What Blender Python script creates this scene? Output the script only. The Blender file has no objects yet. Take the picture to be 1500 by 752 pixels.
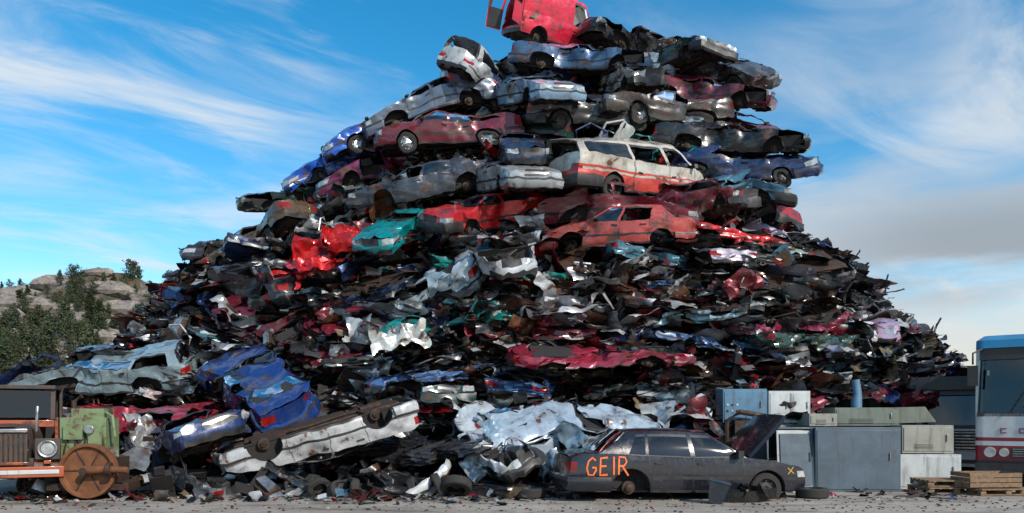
import bpy, math, random
import numpy as np
from mathutils import Vector, Matrix, Euler
rad=math.radians
scene=bpy.context.scene
scene.view_settings.view_transform='Standard'; scene.view_settings.look='None'; scene.view_settings.exposure=0
COL=scene.collection

# ---------------------------------------------------------------- materials
class NT:
    def __init__(s,name):
        s.m=bpy.data.materials.new(name); s.m.use_nodes=True
        s.t=s.m.node_tree; s.n=s.t.nodes; s.l=s.t.links
        s.b=s.n['Principled BSDF']; s.out=s.n['Material Output']
    def node(s,t,**k):
        n=s.n.new(t)
        for a,b in k.items(): setattr(n,a,b)
        return n
    def link(s,a,b): s.l.new(a,b)
    def coord(s,rnd=True):
        tc=s.node('ShaderNodeTexCoord')
        if not rnd: return tc.outputs['Object']
        oi=s.node('ShaderNodeObjectInfo'); mu=s.node('ShaderNodeMath',operation='MULTIPLY'); mu.inputs[1].default_value=37.
        s.link(oi.outputs['Random'],mu.inputs[0])
        ad=s.node('ShaderNodeVectorMath',operation='ADD')
        s.link(tc.outputs['Object'],ad.inputs[0]); s.link(mu.outputs[0],ad.inputs[1])
        return ad.outputs[0]
    def noise(s,co,scale,detail=4,rough=.6,dist=0):
        n=s.node('ShaderNodeTexNoise'); n.inputs['Scale'].default_value=scale; n.inputs['Detail'].default_value=detail
        n.inputs['Roughness'].default_value=rough; n.inputs['Distortion'].default_value=dist
        s.link(co,n.inputs['Vector']); return n.outputs['Fac']
    def ramp(s,f,a,b,va=0.,vb=1.):
        r=s.node('ShaderNodeMapRange'); r.inputs[1].default_value=a; r.inputs[2].default_value=b
        r.inputs[3].default_value=va; r.inputs[4].default_value=vb
        s.link(f,r.inputs[0]); return r.outputs[0]
    def mix(s,f,a,b,mode='MIX'):
        m=s.node('ShaderNodeMix',data_type='RGBA',blend_type=mode)
        for i,x in ((0,f),(6,a),(7,b)):
            if hasattr(x,'links'): s.link(x,m.inputs[i])
            elif i==0: m.inputs[0].default_value=x
            else: m.inputs[i].default_value=(x[0],x[1],x[2],1)
        return m.outputs[2]
    def set(s,name,v):
        i=s.b.inputs[name]
        if hasattr(v,'links'): s.link(v,i)
        elif isinstance(v,tuple): i.default_value=(v[0],v[1],v[2],1)
        else: i.default_value=v
    def bump(s,h,st,d=.02):
        b=s.node('ShaderNodeBump'); b.inputs['Strength'].default_value=st; b.inputs['Distance'].default_value=d
        s.link(h,b.inputs['Height']); s.link(b.outputs[0],s.b.inputs['Normal'])

def paintmat(name,src,dirt=1.,metal=.15,rust=.62,rl=.2,rh=.5,coat=.5):
    t=NT(name); co=t.coord()
    if src=='obj':
        oi=t.node('ShaderNodeObjectInfo'); c=oi.outputs['Color']
    elif src=='attr':
        a=t.node('ShaderNodeAttribute',attribute_name='Col'); c=a.outputs['Color']
    else: c=src
    n1=t.noise(co,2.3,5,.65,.4); n2=t.noise(co,10,4,.7)
    grime=t.mix(t.ramp(n1,.46,.72,0,.8*dirt),c,(.022,.018,.015))
    grime=t.mix(t.ramp(n2,.52,.75,0,.26*dirt),grime,(.08,.07,.056))
    g=t.mix(t.ramp(n1,rust,rust+.05),grime,(.10,.042,.02))
    t.set('Base Color',g); t.set('Metallic',metal)
    t.set('Roughness',t.ramp(n2,.35,.65,rl,rh)); t.set('Coat Weight',coat); t.set('Coat Roughness',.08)
    t.bump(n2,.25,.01)
    return t.m
def simple(name,c,rough=.6,metal=0.,c2=None,scale=6,bump=.2,spec=.5):
    t=NT(name); co=t.coord(); n=t.noise(co,scale,5,.65,.3)
    c2=c2 or tuple(x*.45 for x in c)
    t.set('Base Color',t.mix(t.ramp(n,.35,.68),c,c2)); t.set('Roughness',t.ramp(n,.3,.7,rough*.8,min(1,rough*1.25))); t.set('Metallic',metal)
    t.bump(n,bump,.02); return t.m
def enamel(name,c,rough=.45):
    t=NT(name); co=t.coord(); mp=t.node('ShaderNodeMapping'); mp.inputs['Scale'].default_value=(9,9,.8); t.link(co,mp.inputs[0])
    st=t.noise(mp.outputs[0],1,5,.65); n=t.noise(co,1.7,6,.6,.4); n2=t.noise(co,7,6,.7)
    k=t.mix(t.ramp(n,.35,.65,0,.6),c,tuple(x*.55 for x in c)); k=t.mix(t.ramp(st,.52,.72,0,.65),k,(.06,.05,.04)); k=t.mix(t.ramp(n2,.64,.70,0,.9),k,(.10,.045,.02))
    t.set('Base Color',k); t.set('Roughness',t.ramp(n2,.3,.7,rough*.7,rough*1.4)); t.bump(n,.35,.03); return t.m
def glassmat():
    t=NT('car_glass'); t.n.remove(t.b)
    tr=t.node('ShaderNodeBsdfTransparent'); tr.inputs[0].default_value=(.38,.43,.42,1)
    gl=t.node('ShaderNodeBsdfGlossy'); gl.inputs['Roughness'].default_value=.04; gl.inputs[0].default_value=(.9,.95,1,1)
    fr=t.node('ShaderNodeFresnel'); fr.inputs[0].default_value=1.5
    ad=t.node('ShaderNodeMath',operation='ADD'); ad.inputs[1].default_value=.03; t.link(fr.outputs[0],ad.inputs[0])
    mx=t.node('ShaderNodeMixShader'); t.link(ad.outputs[0],mx.inputs[0]); t.link(tr.outputs[0],mx.inputs[1]); t.link(gl.outputs[0],mx.inputs[2])
    t.link(mx.outputs[0],t.out.inputs[0]); return t.m
M_paint=paintmat('car_paint','obj',.9,.2,.595,.18,.45,.6)
M_black=simple('black_trim',(.016,.016,.018),.45,c2=(.035,.032,.03))
M_glass=glassmat()
M_red=simple('tail_light',(.32,.012,.01),.18)
M_head=simple('head_light',(.50,.52,.52),.14,.3,c2=(.25,.26,.26))
M_rub=simple('rubber',(.014,.014,.014),.85,c2=(.03,.027,.024))
M_rust=simple('rusty_steel',(.07,.036,.022),.7,.3,c2=(.018,.016,.014),scale=9,bump=.5)
M_chrome=simple('bare_metal',(.52,.53,.54),.3,.85,c2=(.2,.19,.18))
M_int=simple('car_interior',(.012,.012,.013),.9,c2=(.024,.02,.018))
M_stripe=paintmat('red_stripe_paint',(.52,.05,.035),.6)
M_orange=simple('orange_spray',(.85,.17,.02),.6,c2=(.7,.12,.02))
M_yel=simple('yellow_spray',(.5,.33,.03),.6,c2=(.4,.25,.03))
CARM=[M_paint,M_black,M_glass,M_red,M_head,M_rub,M_rust,M_chrome,M_int,M_stripe,M_orange,M_yel]
PA,BL,GL,RD,HD,RB,RU,CH,IN,ST,OR,YE=range(12)
M_junk=paintmat('scrap_sheet','attr',.75,.45,.60,.17,.48,.3)

# ---------------------------------------------------------------- mesh builder
class MB:
    def __init__(s): s.v=[];s.f=[];s.m=[];s.c=[]
    def add(s,vs,fs,mat,col=None):
        o=len(s.v); s.v+=[tuple(p) for p in vs]; s.f+=[tuple(i+o for i in f) for f in fs]
        s.m+=mat if isinstance(mat,list) else [mat]*len(fs)
        s.c+=[col or (.1,.1,.1)]*len(vs)
    def grid(s,P,mat,col=None):
        nr=len(P); nc=len(P[0]); vs=[p for r in P for p in r]; fs=[];ms=[]
        for i in range(nr-1):
            for j in range(nc-1):
                f=(i*nc+j,i*nc+j+1,(i+1)*nc+j+1,(i+1)*nc+j)
                if callable(mat):
                    c=[sum(vs[k][a] for k in f)/4 for a in range(3)]; m=mat(c,i,j)
                    if m is None: continue
                else: m=mat
                fs.append(f); ms.append(m)
        s.add(vs,fs,ms,col)
    def box(s,c,sz,mat,rot=None,col=None,n=1):
        x,y,z=[a/2 for a in sz]
        vs=[Vector((i*x,j*y,k*z)) for i in(-1,1) for j in(-1,1) for k in(-1,1)]
        if rot: 
            e=Euler(rot).to_matrix(); vs=[e@v for v in vs]
        vs=[v+Vector(c) for v in vs]
        s.add(vs,[(0,1,3,2),(4,6,7,5),(0,4,5,1),(2,3,7,6),(0,2,6,4),(1,5,7,3)],mat,col)
    def tube(s,pts,r,mat,n=7,col=None,cap=True):
        pts=[Vector(p) for p in pts]; vs=[];fs=[]
        for i,p in enumerate(pts):
            d=(pts[min(i+1,len(pts)-1)]-pts[max(i-1,0)]).normalized()
            a=d.orthogonal().normalized() if abs(d.z)>.95 else d.cross(Vector((0,0,1))).normalized(); b=d.cross(a)
            rr=r[i] if isinstance(r,(list,tuple)) else r
            for k in range(n):
                t=2*math.pi*k/n; vs.append(p+a*math.cos(t)*rr+b*math.sin(t)*rr)
        for i in range(len(pts)-1):
            for k in range(n): fs.append((i*n+k,i*n+(k+1)%n,(i+1)*n+(k+1)%n,(i+1)*n+k))
        if cap: fs.append(tuple(range(n))[::-1]); fs.append(tuple((len(pts)-1)*n+k for k in range(n)))
        s.add(vs,fs,mat,col)
    def lathe(s,c,prof,mat,n=22,axis='y',col=None):
        vs=[];fs=[];ms=[]
        for r,h in prof:
            for k in range(n):
                t=2*math.pi*k/n; a,b=r*math.cos(t),r*math.sin(t)
                p={'y':(a,h,b),'x':(h,a,b),'z':(a,b,h)}[axis]; vs.append((p[0]+c[0],p[1]+c[1],p[2]+c[2]))
        for i in range(len(prof)-1):
            for k in range(n):
                fs.append((i*n+k,i*n+(k+1)%n,(i+1)*n+(k+1)%n,(i+1)*n+k)); ms.append(mat[i] if isinstance(mat,list) else mat)
        s.add(vs,fs,ms,col)
    def cutout(s,test):
        f2=[];m2=[]
        for f,m in zip(s.f,s.m):
            c=[sum(s.v[k][a] for k in f)/len(f) for a in range(3)]
            if test(c,m): continue
            f2.append(f); m2.append(m)
        s.f=f2; s.m=m2
    def mesh(s,name,mats,V=None,sharp=32,attr=False):
        me=bpy.data.meshes.new(name); V=s.v if V is None else V.tolist()
        me.from_pydata(V,[],s.f); me.update()
        for m in mats: me.materials.append(m)
        me.polygons.foreach_set('material_index',s.m)
        me.polygons.foreach_set('use_smooth',[True]*len(s.f))
        if attr:
            a=me.attributes.new('Col','FLOAT_COLOR','POINT')
            a.data.foreach_set('color',[x for c in s.c for x in (c[0],c[1],c[2],1)])
        try: me.set_sharp_from_angle(angle=rad(sharp))
        except Exception as e: print(e)
        me.update(); return me
def put(name,me,loc=(0,0,0),rot=(0,0,0),col=None,parent=None,sc=None,bevel=0):
    o=bpy.data.objects.new(name,me); COL.objects.link(o); o.location=loc; o.rotation_euler=rot
    if col: o.color=(col[0],col[1],col[2],1)
    if sc: o.scale=sc if isinstance(sc,tuple) else (sc,)*3
    if parent: o.parent=parent
    if bevel:
        b=o.modifiers.new('b','BEVEL'); b.width=bevel; b.segments=2; b.limit_method='ANGLE'; b.angle_limit=rad(40)
    return o

# ---------------------------------------------------------------- vehicle generator
SPEC={
 'sedan':dict(L=4.55,W=1.72,wf=1.38,wr=-1.28,wrad=.31,roof=1.39,inset=.20,
   deck=[(-2.28,.84),(-2.1,.92),(-1.6,.95),(-1,.92),(0,.90),(.95,.92),(1.5,.86),(2.05,.75),(2.28,.68)],
   cols=[(1.02,.32,'P'),(.90,.24,'G'),(.0,-.05,'P'),(-.09,-.12,'G'),(-.95,-.88,'P'),(-1.68,-1.12,'E')]),
 'audi':dict(L=4.79,W=1.79,wf=1.50,wr=-1.22,wrad=.32,roof=1.42,inset=.22,
   deck=[(-2.4,.86),(-2.2,.95),(-1.7,.97),(-1,.94),(0,.915),(1.0,.93),(1.6,.87),(2.15,.78),(2.4,.70)],
   cols=[(1.10,.36,'P'),(.97,.27,'G'),(.05,-.02,'P'),(-.04,-.10,'G'),(-.88,-.86,'P'),(-.94,-.92,'G'),(-1.28,-1.06,'P'),(-1.86,-1.2,'E')]),
 'hatch':dict(L=3.95,W=1.66,wf=1.22,wr=-1.22,wrad=.29,roof=1.40,inset=.19,
   deck=[(-1.97,.86),(-1.8,.93),(-1,.92),(0,.90),(.85,.93),(1.3,.87),(1.8,.76),(1.97,.68)],
   cols=[(.98,.38,'P'),(.87,.30,'G'),(-.12,-.16,'P'),(-.21,-.24,'G'),(-1.2,-1.12,'P'),(-1.83,-1.42,'E')]),
 'wagon':dict(L=4.6,W=1.72,wf=1.38,wr=-1.30,wrad=.31,roof=1.43,inset=.19,
   deck=[(-2.3,.86),(-2.15,.92),(-1,.92),(0,.90),(.95,.92),(1.5,.86),(2.05,.75),(2.3,.68)],
   cols=[(1.02,.35,'P'),(.90,.27,'G'),(.0,-.05,'P'),(-.09,-.12,'G'),(-.95,-.92,'P'),(-1.03,-1.0,'G'),(-1.9,-1.75,'P'),(-2.16,-1.92,'E')]),
 'van':dict(L=4.95,W=1.92,wf=1.62,wr=-1.35,wrad=.33,roof=1.92,inset=.14,
   deck=[(-2.47,1.10),(-2.3,1.12),(1.6,1.12),(1.75,1.10),(2.2,.98),(2.47,.84)],
   cols=[(1.86,1.22,'P'),(1.72,1.14,'G'),(.82,.76,'P'),(.68,.64,'G'),(-.62,-.62,'P'),(-.72,-.72,'G'),(-2.15,-2.13,'P'),(-2.42,-2.34,'E')]),
 'smallvan':dict(L=4.0,W=1.64,wf=1.22,wr=-1.28,wrad=.29,roof=1.85,inset=.10,
   deck=[(-1.99,.98),(-1.85,1.0),(.8,.96),(.95,.95),(1.4,.86),(1.8,.77),(1.99,.70)],
   cols=[(1.0,.42,'P'),(.88,.34,'G'),(.0,-.02,'P'),(-.1,-.1,'B'),(-1.85,-1.83,'P'),(-1.96,-1.92,'E')]),
}
def ease(a,b,n): return [a+(b-a)*i/n for i in range(n+1)]
def wheel(mb,x,y,z,r,s,rim=CH):
    w=.19
    prof=[(r*.60,-w/2),(r*.70,-w/2),(r*.93,-w/2*.98),(r,-w/2*.7),(r,w/2*.7),(r*.93,w/2*.98),(r*.66,w/2),(r*.62,w/2*.8)]
    mb.lathe((x,y,z),[(a,b*s) for a,b in prof],RB)
    mb.lathe((x,y,z),[(a,b*s) for a,b in [(r*.63,w/2*.85),(r*.60,w*.2),(r*.48,w*.12),(r*.42,w*.3),(r*.2,w*.34),(r*.16,w*.24),(.001,w*.24)]],rim)
    for k in range(8):
        t=k*math.pi/4; mb.box((x+math.cos(t)*r*.5,y+s*w*.27,z+math.sin(t)*r*.5),(.035,.02,.035),BL)
def hub(mb,x,y,z,s):
    mb.lathe((x,y,z),[(a,b*s) for a,b in [(.001,-.12),(.12,-.12),(.13,-.02),(.13,.0),(.07,.01),(.07,.06),(.03,.07),(.001,.075)]],RU,16)
def car(kind,rng,glass=.5,wheels='none',hood=True,bumpers=(1,1),trim=True,stripe=False,seats=True,hoodopen=False,doors=True,rearopen=False,wlist=None,boot=True,nodoor=0):
    S=SPEC[kind]; mb=MB(); L,W=S['L'],S['W']; h=L/2; ra=S['wrad']+.06
    dx=[p[0] for p in S['deck']]; dz=[p[1] for p in S['deck']]
    deck=lambda x: float(np.interp(x,dx,dz))
    big=kind=='van'
    bz,bv=([.2,.35,.6,.85,1.2],[.955,.985,1.0,.99,.965]) if big else ([.2,.35,.58,.8,1.0],[.95,.985,1.0,.985,.95])
    bul=lambda z: float(np.interp(z,bz,bv))
    x0=h-.75
    def w(x):
        a=max(0,(abs(x)-x0)/(h-x0)); return W/2*(1-.13*a**2.6)
    def lean(x,z):
        a=max(0,(abs(x)-x0)/(h-x0)); s=1 if x>0 else -1
        return x-s*a*a*(max(0,z-.5)*(.28 if x>0 else .12)+max(0,.42-z)*.3)
    zsill=.25; base_end=.30
    wx=[S['wf'],S['wr']]
    def zb(x):
        b=zsill+ (base_end-zsill)*(abs(x)>wx[0])
        for c in wx:
            d=abs(x-c)
            if d<ra: b=max(b,S['wrad']+math.sqrt(max(0,ra*ra-d*d))*1.0)
        return b
    xs=set()
    for c in wx:
        for k in range(0,13): xs.add(round(c+ra*math.cos(math.pi*k/12),4))
        xs.add(c+ra+.004); xs.add(c-ra-.004)
    for x in np.arange(-h,h+.01,.115): 
        if all(abs(x-c)>ra+.03 for c in wx): xs.add(round(float(x),4))
    xs.add(h); xs.add(-h); xs.add(-h+.04); xs.add(h-.04)
    xs=sorted(x for x in xs if -h<=x<=h)
    rows=[.25,.30,.36,.43,.50,.56,.62,.68,.74,.80,.86]+([.93,1.0,1.07] if big else [])
    if kind=='smallvan': rows+=[.92]
    FR=[1,.955,.85,.68,.5,.34,.17,0]
    cx_f=S['cols'][0][0]; cx_r=S['cols'][-1][0]
    for s in (-1,1):
        P=[]
        for x in xs:
            b=zb(x); t=deck(x); col=[]
            for z in rows+[t]:
                z=min(max(z,b),t); col.append((lean(x,z),s*w(x)*bul(z),z))
            P.append(col)
        def fm(c,i,j):
            if (P[i][j][2]==P[i][j+1][2] and P[i+1][j][2]==P[i+1][j+1][2]): return None
            x,y,z=c
            if z<.30: return BL
            if stripe and (z<.68 or .74<z<.80): return ST
            if trim and .50<z<.56: return BL
            if x>h-.18 and .56<z<.68: return HD
            if x<-h+.16 and .62<z<.80: return RD
            return PA
        mb.grid(P,fm)
        for c in wx:
            G=[]
            for k in range(0,13):
                t=math.pi*k/12; xx=c+ra*math.cos(t); zz=S['wrad']+ra*math.sin(t)
                G.append([(xx,s*(w(c)*bul(zz)-.004),zz),(xx,s*(w(c)-.32),zz)])
            mb.grid(G,IN)
            cz=S['wrad']; n=[(c+ra*math.cos(math.pi*k/12),s*(w(c)-.32),cz+ra*math.sin(math.pi*k/12)) for k in range(13)]
            mb.add(n,[tuple(range(13))],IN)
    P=[]
    for x in xs:
        t=deck(x); ys=w(x)*bul(t); row=[]
        for f in FR+[-q for q in FR[-2::-1]]:
            row.append((lean(x,t),f*ys,t+.055*(1-abs(f)**3.0)))
        P.append(row)
    nF=len(FR)*2-1
    def dm(c,i,j):
        x=c[0]
        edge=j in(0,nF-2)
        if cx_r-.02<x<cx_f-.0: return None
        if x>=cx_f and not hood and not edge: return None
        if x<cx_r and not boot and not edge: return None
        return PA
    mb.grid(P,dm)
    for s in(-1,1):
        xe=s*h; t=deck(xe); P=[]
        fr=[-1,-.9,-.78,-.62,-.45,-.25,0,.25,.45,.62,.78,.9,1]
        zr=[z for z in rows if base_end<=z<t]+[t]
        for z in zr:
            P.append([(lean(xe,z)+s*.09*(1-f*f),f*w(xe)*bul(z),z+(.055*(1-abs(f)**3) if z==t else 0)) for f in fr])
        def em(c,i,j):
            x,y,z=c; f=abs(y)/w(xe)
            if s>0:
                if z>.56 and f>.55: return HD
                if z>.56 and f<.52: return CH if i%2 and kind!='hatch' else BL
                if z<.45: return BL
            else:
                if .62<z<.80 and f>.58: return RD
                if z<.4: return BL
                if stripe and z<.68: return ST
                if rearopen and z>.5 : return None
            return PA
        mb.grid(P,em)
        if bumpers[0 if s>0 else 1]:
            path=[]
            xa=(wx[0]+ra+.03) if s>0 else (wx[1]-ra-.03)
            for x in ease(xa,xe,5): path.append((lean(x,.45),w(x)))
            for f in (.9,.75,.5,.25,0): path.append((lean(xe,.45)+s*.09*(1-f*f)+s*.0,f*w(xe)))
            path=path+[(x,-y) for x,y in path[-2::-1]]
            G=[]
            for i,(x,y) in enumerate(path):
                a=path[max(i-1,0)]; b=path[min(i+1,len(path)-1)]
                d=Vector((b[0]-a[0],b[1]-a[1])).normalized(); nrm=Vector((d.y,-d.x))*( -s)
                if nrm.dot(Vector((x,y)))<0: nrm=-nrm
                G.append([(x+nrm.x*o,y+nrm.y*o,z) for o,z in ((-.03,.25),(.03,.27),(.065,.34),(.07,.47),(.055,.53),(-.0,.56))])
            mb.grid(G,lambda c,i,j:(BL if j in(3,) or kind in('van','hatch','smallvan') else PA))
    ins=S['inset']; zr=S['roof']
    gb=lambda x:(x,w(x)*bul(deck(x))-.012,deck(x)-.005)
    xt0=S['cols'][0][1]; xt1=S['cols'][-1][1]
    def gt(xt,xb):
        u=(xt-xt1)/(xt0-xt1)
        return (xt,w(xb)*bul(deck(xb))-ins-.03*(abs(2*u-1)**2),zr-.035*(abs(2*u-1)**2.2)-.02)
    def interp(p,q,t,bow=.03):
        o=bow*4*t*(1-t)
        return (p[0]+(q[0]-p[0])*t,p[1]+(q[1]-p[1])*t+o,p[2]+(q[2]-p[2])*t)
    ts=[0,.04,.22,.42,.62,.8,.9,1]
    cols=S['cols']
    for s in(-1,1):
        for a,b in zip(cols[:-1],cols[1:]):
            n=max(1,int(abs(a[0]-b[0])/.16)); P=[]
            for k in range(n+1):
                u=k/n; xb=a[0]+(b[0]-a[0])*u; xt=a[1]+(b[1]-a[1])*u
                p=gb(xb); q=gt(xt,max(min(xb,x0),-x0-.5))
                P.append([(lambda r:(r[0],r[1]*s,r[2]))(interp(p,q,t)) for t in ts])
            has=rng.random()<glass
            def gm(c,i,j,ty=a[2],has=has):
                if ty=='P': return PA
                if ty=='B': return PA
                if j==0: return BL
                if j>=5: return PA if j==6 else BL
                return GL if has else None
            mb.grid(P,gm)
    P=[]
    nx=int((xt0-xt1)/.14)
    for k in range(nx+1):
        u=k/nx; xt=xt0+(xt1-xt0)*u
        xb=float(np.interp(xt,[c[1] for c in cols][::-1],[c[0] for c in cols][::-1]))
        q=gt(xt,max(min(xb,x0),-x0-.5))
        P.append([(q[0]+(.06*(1-f*f) if k==0 else (-.05*(1-f*f) if k==nx else 0)),f*q[1],q[2]+.06*(1-abs(f)**2.6)) for f in (-1,-.94,-.8,-.55,-.28,0,.28,.55,.8,.94,1)])
    mb.grid(P,PA); roofF=P[0]; roofR=P[-1]
    for top,xb,sg,bow in ((roofF,cols[0][0],1,.10),(roofR,cols[-1][0],-1,.06)):
        base=gb(xb); G=[]
        for t in (0,.06,.25,.5,.75,.94,1):
            row=[]
            for j,q in enumerate(top):
                f=[-1,-.94,-.8,-.55,-.28,0,.28,.55,.8,.94,1][j]
                p=(base[0]+sg*bow*(1-f*f),f*base[1],base[2]+.03*(1-f*f))
                row.append(tuple(p[a]+(q[a]-p[a])*t for a in range(3)))
            G.append(row)
        has=rng.random()<glass*1.0
        if sg<0 and rearopen: continue
        mb.grid(G,lambda c,i,j:(BL if (i in(0,5) or j in(0,9)) else (GL if has else None)))
    if rearopen:
        for s in(-1,1):
            mb.grid([[(-h-.02-u*.50,s*(W/2-.05+u*.25),z) for z in ease(.45,1.72,8)] for u in ease(0,1,5)],lambda c,i,j:(None if 4<=j<=6 and 1<=i<=3 else PA))
            mb.grid([[(-h-.02-u*.50,s*(W/2-.09+u*.25),z) for z in ease(.5,1.15,4)] for u in ease(0.05,.95,3)],BL)
    yi=W/2-.30
    mb.grid([[(x,f*yi,.30+(.10 if abs(f)<.2 else 0)) for f in(-1,-.6,-.2,-.1,.1,.2,.6,1)] for x in ease(-h+.1,h-.12,24)],RU)
    for s in(-1,1):
        mb.grid([[(x,s*(W/2-.32),z) for z in(.25,.30,.5,.68)] for x in ease(-h+.15,h-.15,12)],IN)
        mb.grid([[(x,s*(W/2-.05),.26),(x,s*(W/2-.33),.27)] for x in ease(wx[1]+ra,wx[0]-ra,8)],RU)
    mb.grid([[(cx_f-.12,f*(W/2-.1),z) for z in(.3,.6,deck(cx_f))] for f in(-1,-.5,0,.5,1)],IN)
    mb.grid([[(cx_r+.25,f*(W/2-.1),z) for z in(.3,.6,deck(cx_r)-.03)] for f in(-1,-.5,0,.5,1)],IN)
    mb.box((cx_f-.35,0,deck(0)-.10),(.4,W-.25,.2),IN)
    if seats:
        for sx in ([.1,-.8] if not big else [.9,]):
            for sy in(-.36,.36):
                mb.box((sx,sy,.5),(.5,.5,.18),IN); mb.box((sx-.28,sy,.82),(.14,.48,.62),IN,(0,-.18,0)); mb.box((sx-.36,sy,1.17),(.09,.26,.16),IN,(0,-.1,0))
        if kind in('sedan','audi'): mb.box(((cx_r+cols[-1][1])/2-.1,0,deck(cx_r)-.03),(.7,W-.4,.03),IN)
    mb.tube([(h-.6,.05,.26),(.2,.1,.25),(-.7,.25,.24),(-1.2,.3,.27)],.035,RU)
    mb.tube([(-1.2,.3,.26),(-1.75,.3,.26)],.10,RU,10)
    for c in wx: mb.tube([(c,-W/2+.18,S['wrad']),(c,W/2-.18,S['wrad'])],.045,RU); mb.box((c,0,.30),(.35,.9,.1),RU)
    mb.box((wx[0]-.2,0,.33),(.8,.45,.22),RU)
    if not hood:
        ex=(cx_f+h)/2-.02
        mb.box((ex,0,.62),(.62,.42,.32),CH,(.05,.1,0)); mb.box((ex+.03,-.05,.80),(.5,.22,.07),BL); mb.lathe((ex+.1,.45,.6),[(.001,-.08),(.14,-.08),(.14,.1),(.001,.1)],BL,14,'z')
        mb.box((ex-.25,-.5,.66),(.26,.2,.2),BL); mb.box((ex,.0,.4),(1.,1.2,.1),RU)
        for k in range(6):
            a=[rng.uniform(-.5,.5) for _ in range(6)]
            mb.tube([(ex+a[0]*.9,a[1],.7),(ex+a[2]*.6,a[3],.86),(ex+a[4]*.9,a[5],.68)],.018,BL if k%2 else RU,5)
        mb.grid([[(x,f*(W/2-.12),.42) for f in(-1,0,1)] for x in(cx_f,h-.2)],IN)
    def sy(x,z): return w(x)*bul(z)
    def strip(pts,s,wd,mat,o=.004):
        pts=[Vector((p[0],p[1])) for p in pts]; A=[]
        dense=[]
        for a,b in zip(pts[:-1],pts[1:]):
            n=max(1,int((b-a).length/.06))
            for k in range(n): dense.append(a+(b-a)*k/n)
        dense.append(pts[-1])
        for i,p in enumerate(dense):
            d=(dense[min(i+1,len(dense)-1)]-dense[max(i-1,0)]).normalized(); n=Vector((-d.y,d.x))*wd/2
            l=p+n; r=p-n
            A.append([(lean(l.x,l.y),s*(sy(l.x,l.y)+o),l.y),(lean(r.x,r.y),s*(sy(r.x,r.y)+o),r.y)])
        mb.grid(A,mat)
    ci=[c[0] for c in cols]
    if doors:
        for s in(-1,1):
            xf=ci[1]+.02; xm=(ci[2]+ci[3])/2; xr=ci[4]
            arc=wx[1]+ra
            strip([(xf,deck(xf)-.01),(xf+.03,.6),(xf-.02,.30)],s,.014,BL)
            strip([(xm,deck(xm)-.01),(xm,.30)],s,.014,BL)
            if kind not in('smallvan',): strip([(xr,deck(xr)-.01),(max(xr+.02,arc-.12),.74),(arc+.03,.5),(arc+.05,.30)],s,.014,BL)
            for xx in (xm+.16,xr+.2): mb.box((xx,s*(sy(xx,.8)+.015),.80),(.17,.03,.035),BL)
            mb.box((ci[1]-.08,s*(W/2+.06),deck(.8)+.07),(.10,.20,.13),BL,(0,0,s*.15))
    if big:
        for s in(-1,1): strip([(-.65,1.1),(-.65,.3)],s,.016,BL)
    for k in range(nodoor):
        s=rng.choice([-1,1]); xa,xb=rng.choice([(ci[1],(ci[2]+ci[3])/2),((ci[2]+ci[3])/2,ci[4]+.1),(wx[0]+ra*.2,h-.1),(cx_r,-h)]) 
        xa,xb=max(xa,xb),min(xa,xb)
        mb.cutout(lambda c,m: m in(PA,BL,GL,HD,RD) and xb<c[0]<xa and c[1]*s>W/2-.27 and .33<c[2]<(zr-.12))
    wl=wlist or ([wheels]*4)
    for k,(c,s) in enumerate(((wx[0],-1),(wx[0],1),(wx[1],-1),(wx[1],1))):
        if wl[k]=='wheel': wheel(mb,c,s*(W/2-.13),S['wrad'],S['wrad'],s)
        elif wl[k]=='black': wheel(mb,c,s*(W/2-.13),S['wrad'],S['wrad'],s,BL)
        else: hub(mb,c,s*(W/2-.2),S['wrad'],s)
    if hoodopen:
        G=[]; Lh=h-.12-cx_f-.05; ang=rad(hoodopen)
        for k in range(9):
            u=k/8*Lh; row=[]
            for f in(-1,-.93,-.7,-.35,0,.35,.7,.93,1):
                yy=f*(W/2-.12-.10*(k/8)**3); dz_=.05*(1-f*f)-.05*(k/8)**2-(.04 if abs(f)==1 else 0)
                row.append((cx_f+.08+u*math.cos(ang)-dz_*math.sin(ang),yy,deck(cx_f)+.03+u*math.sin(ang)+dz_*math.cos(ang)))
            G.append(row)
        mb.grid(G,PA)
        G2=[[(p[0]+.02,p[1]*.93,p[2]-.02) for p in r] for r in G]
        mb.grid(G2,BL)
        mb.tube([(cx_f+.6,-.5,.8),(cx_f+.55,-.5,deck(cx_f)+.45)],.012,CH,5)
    mb.sy=sy; mb.strip=strip; mb.S=S
    return mb

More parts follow.
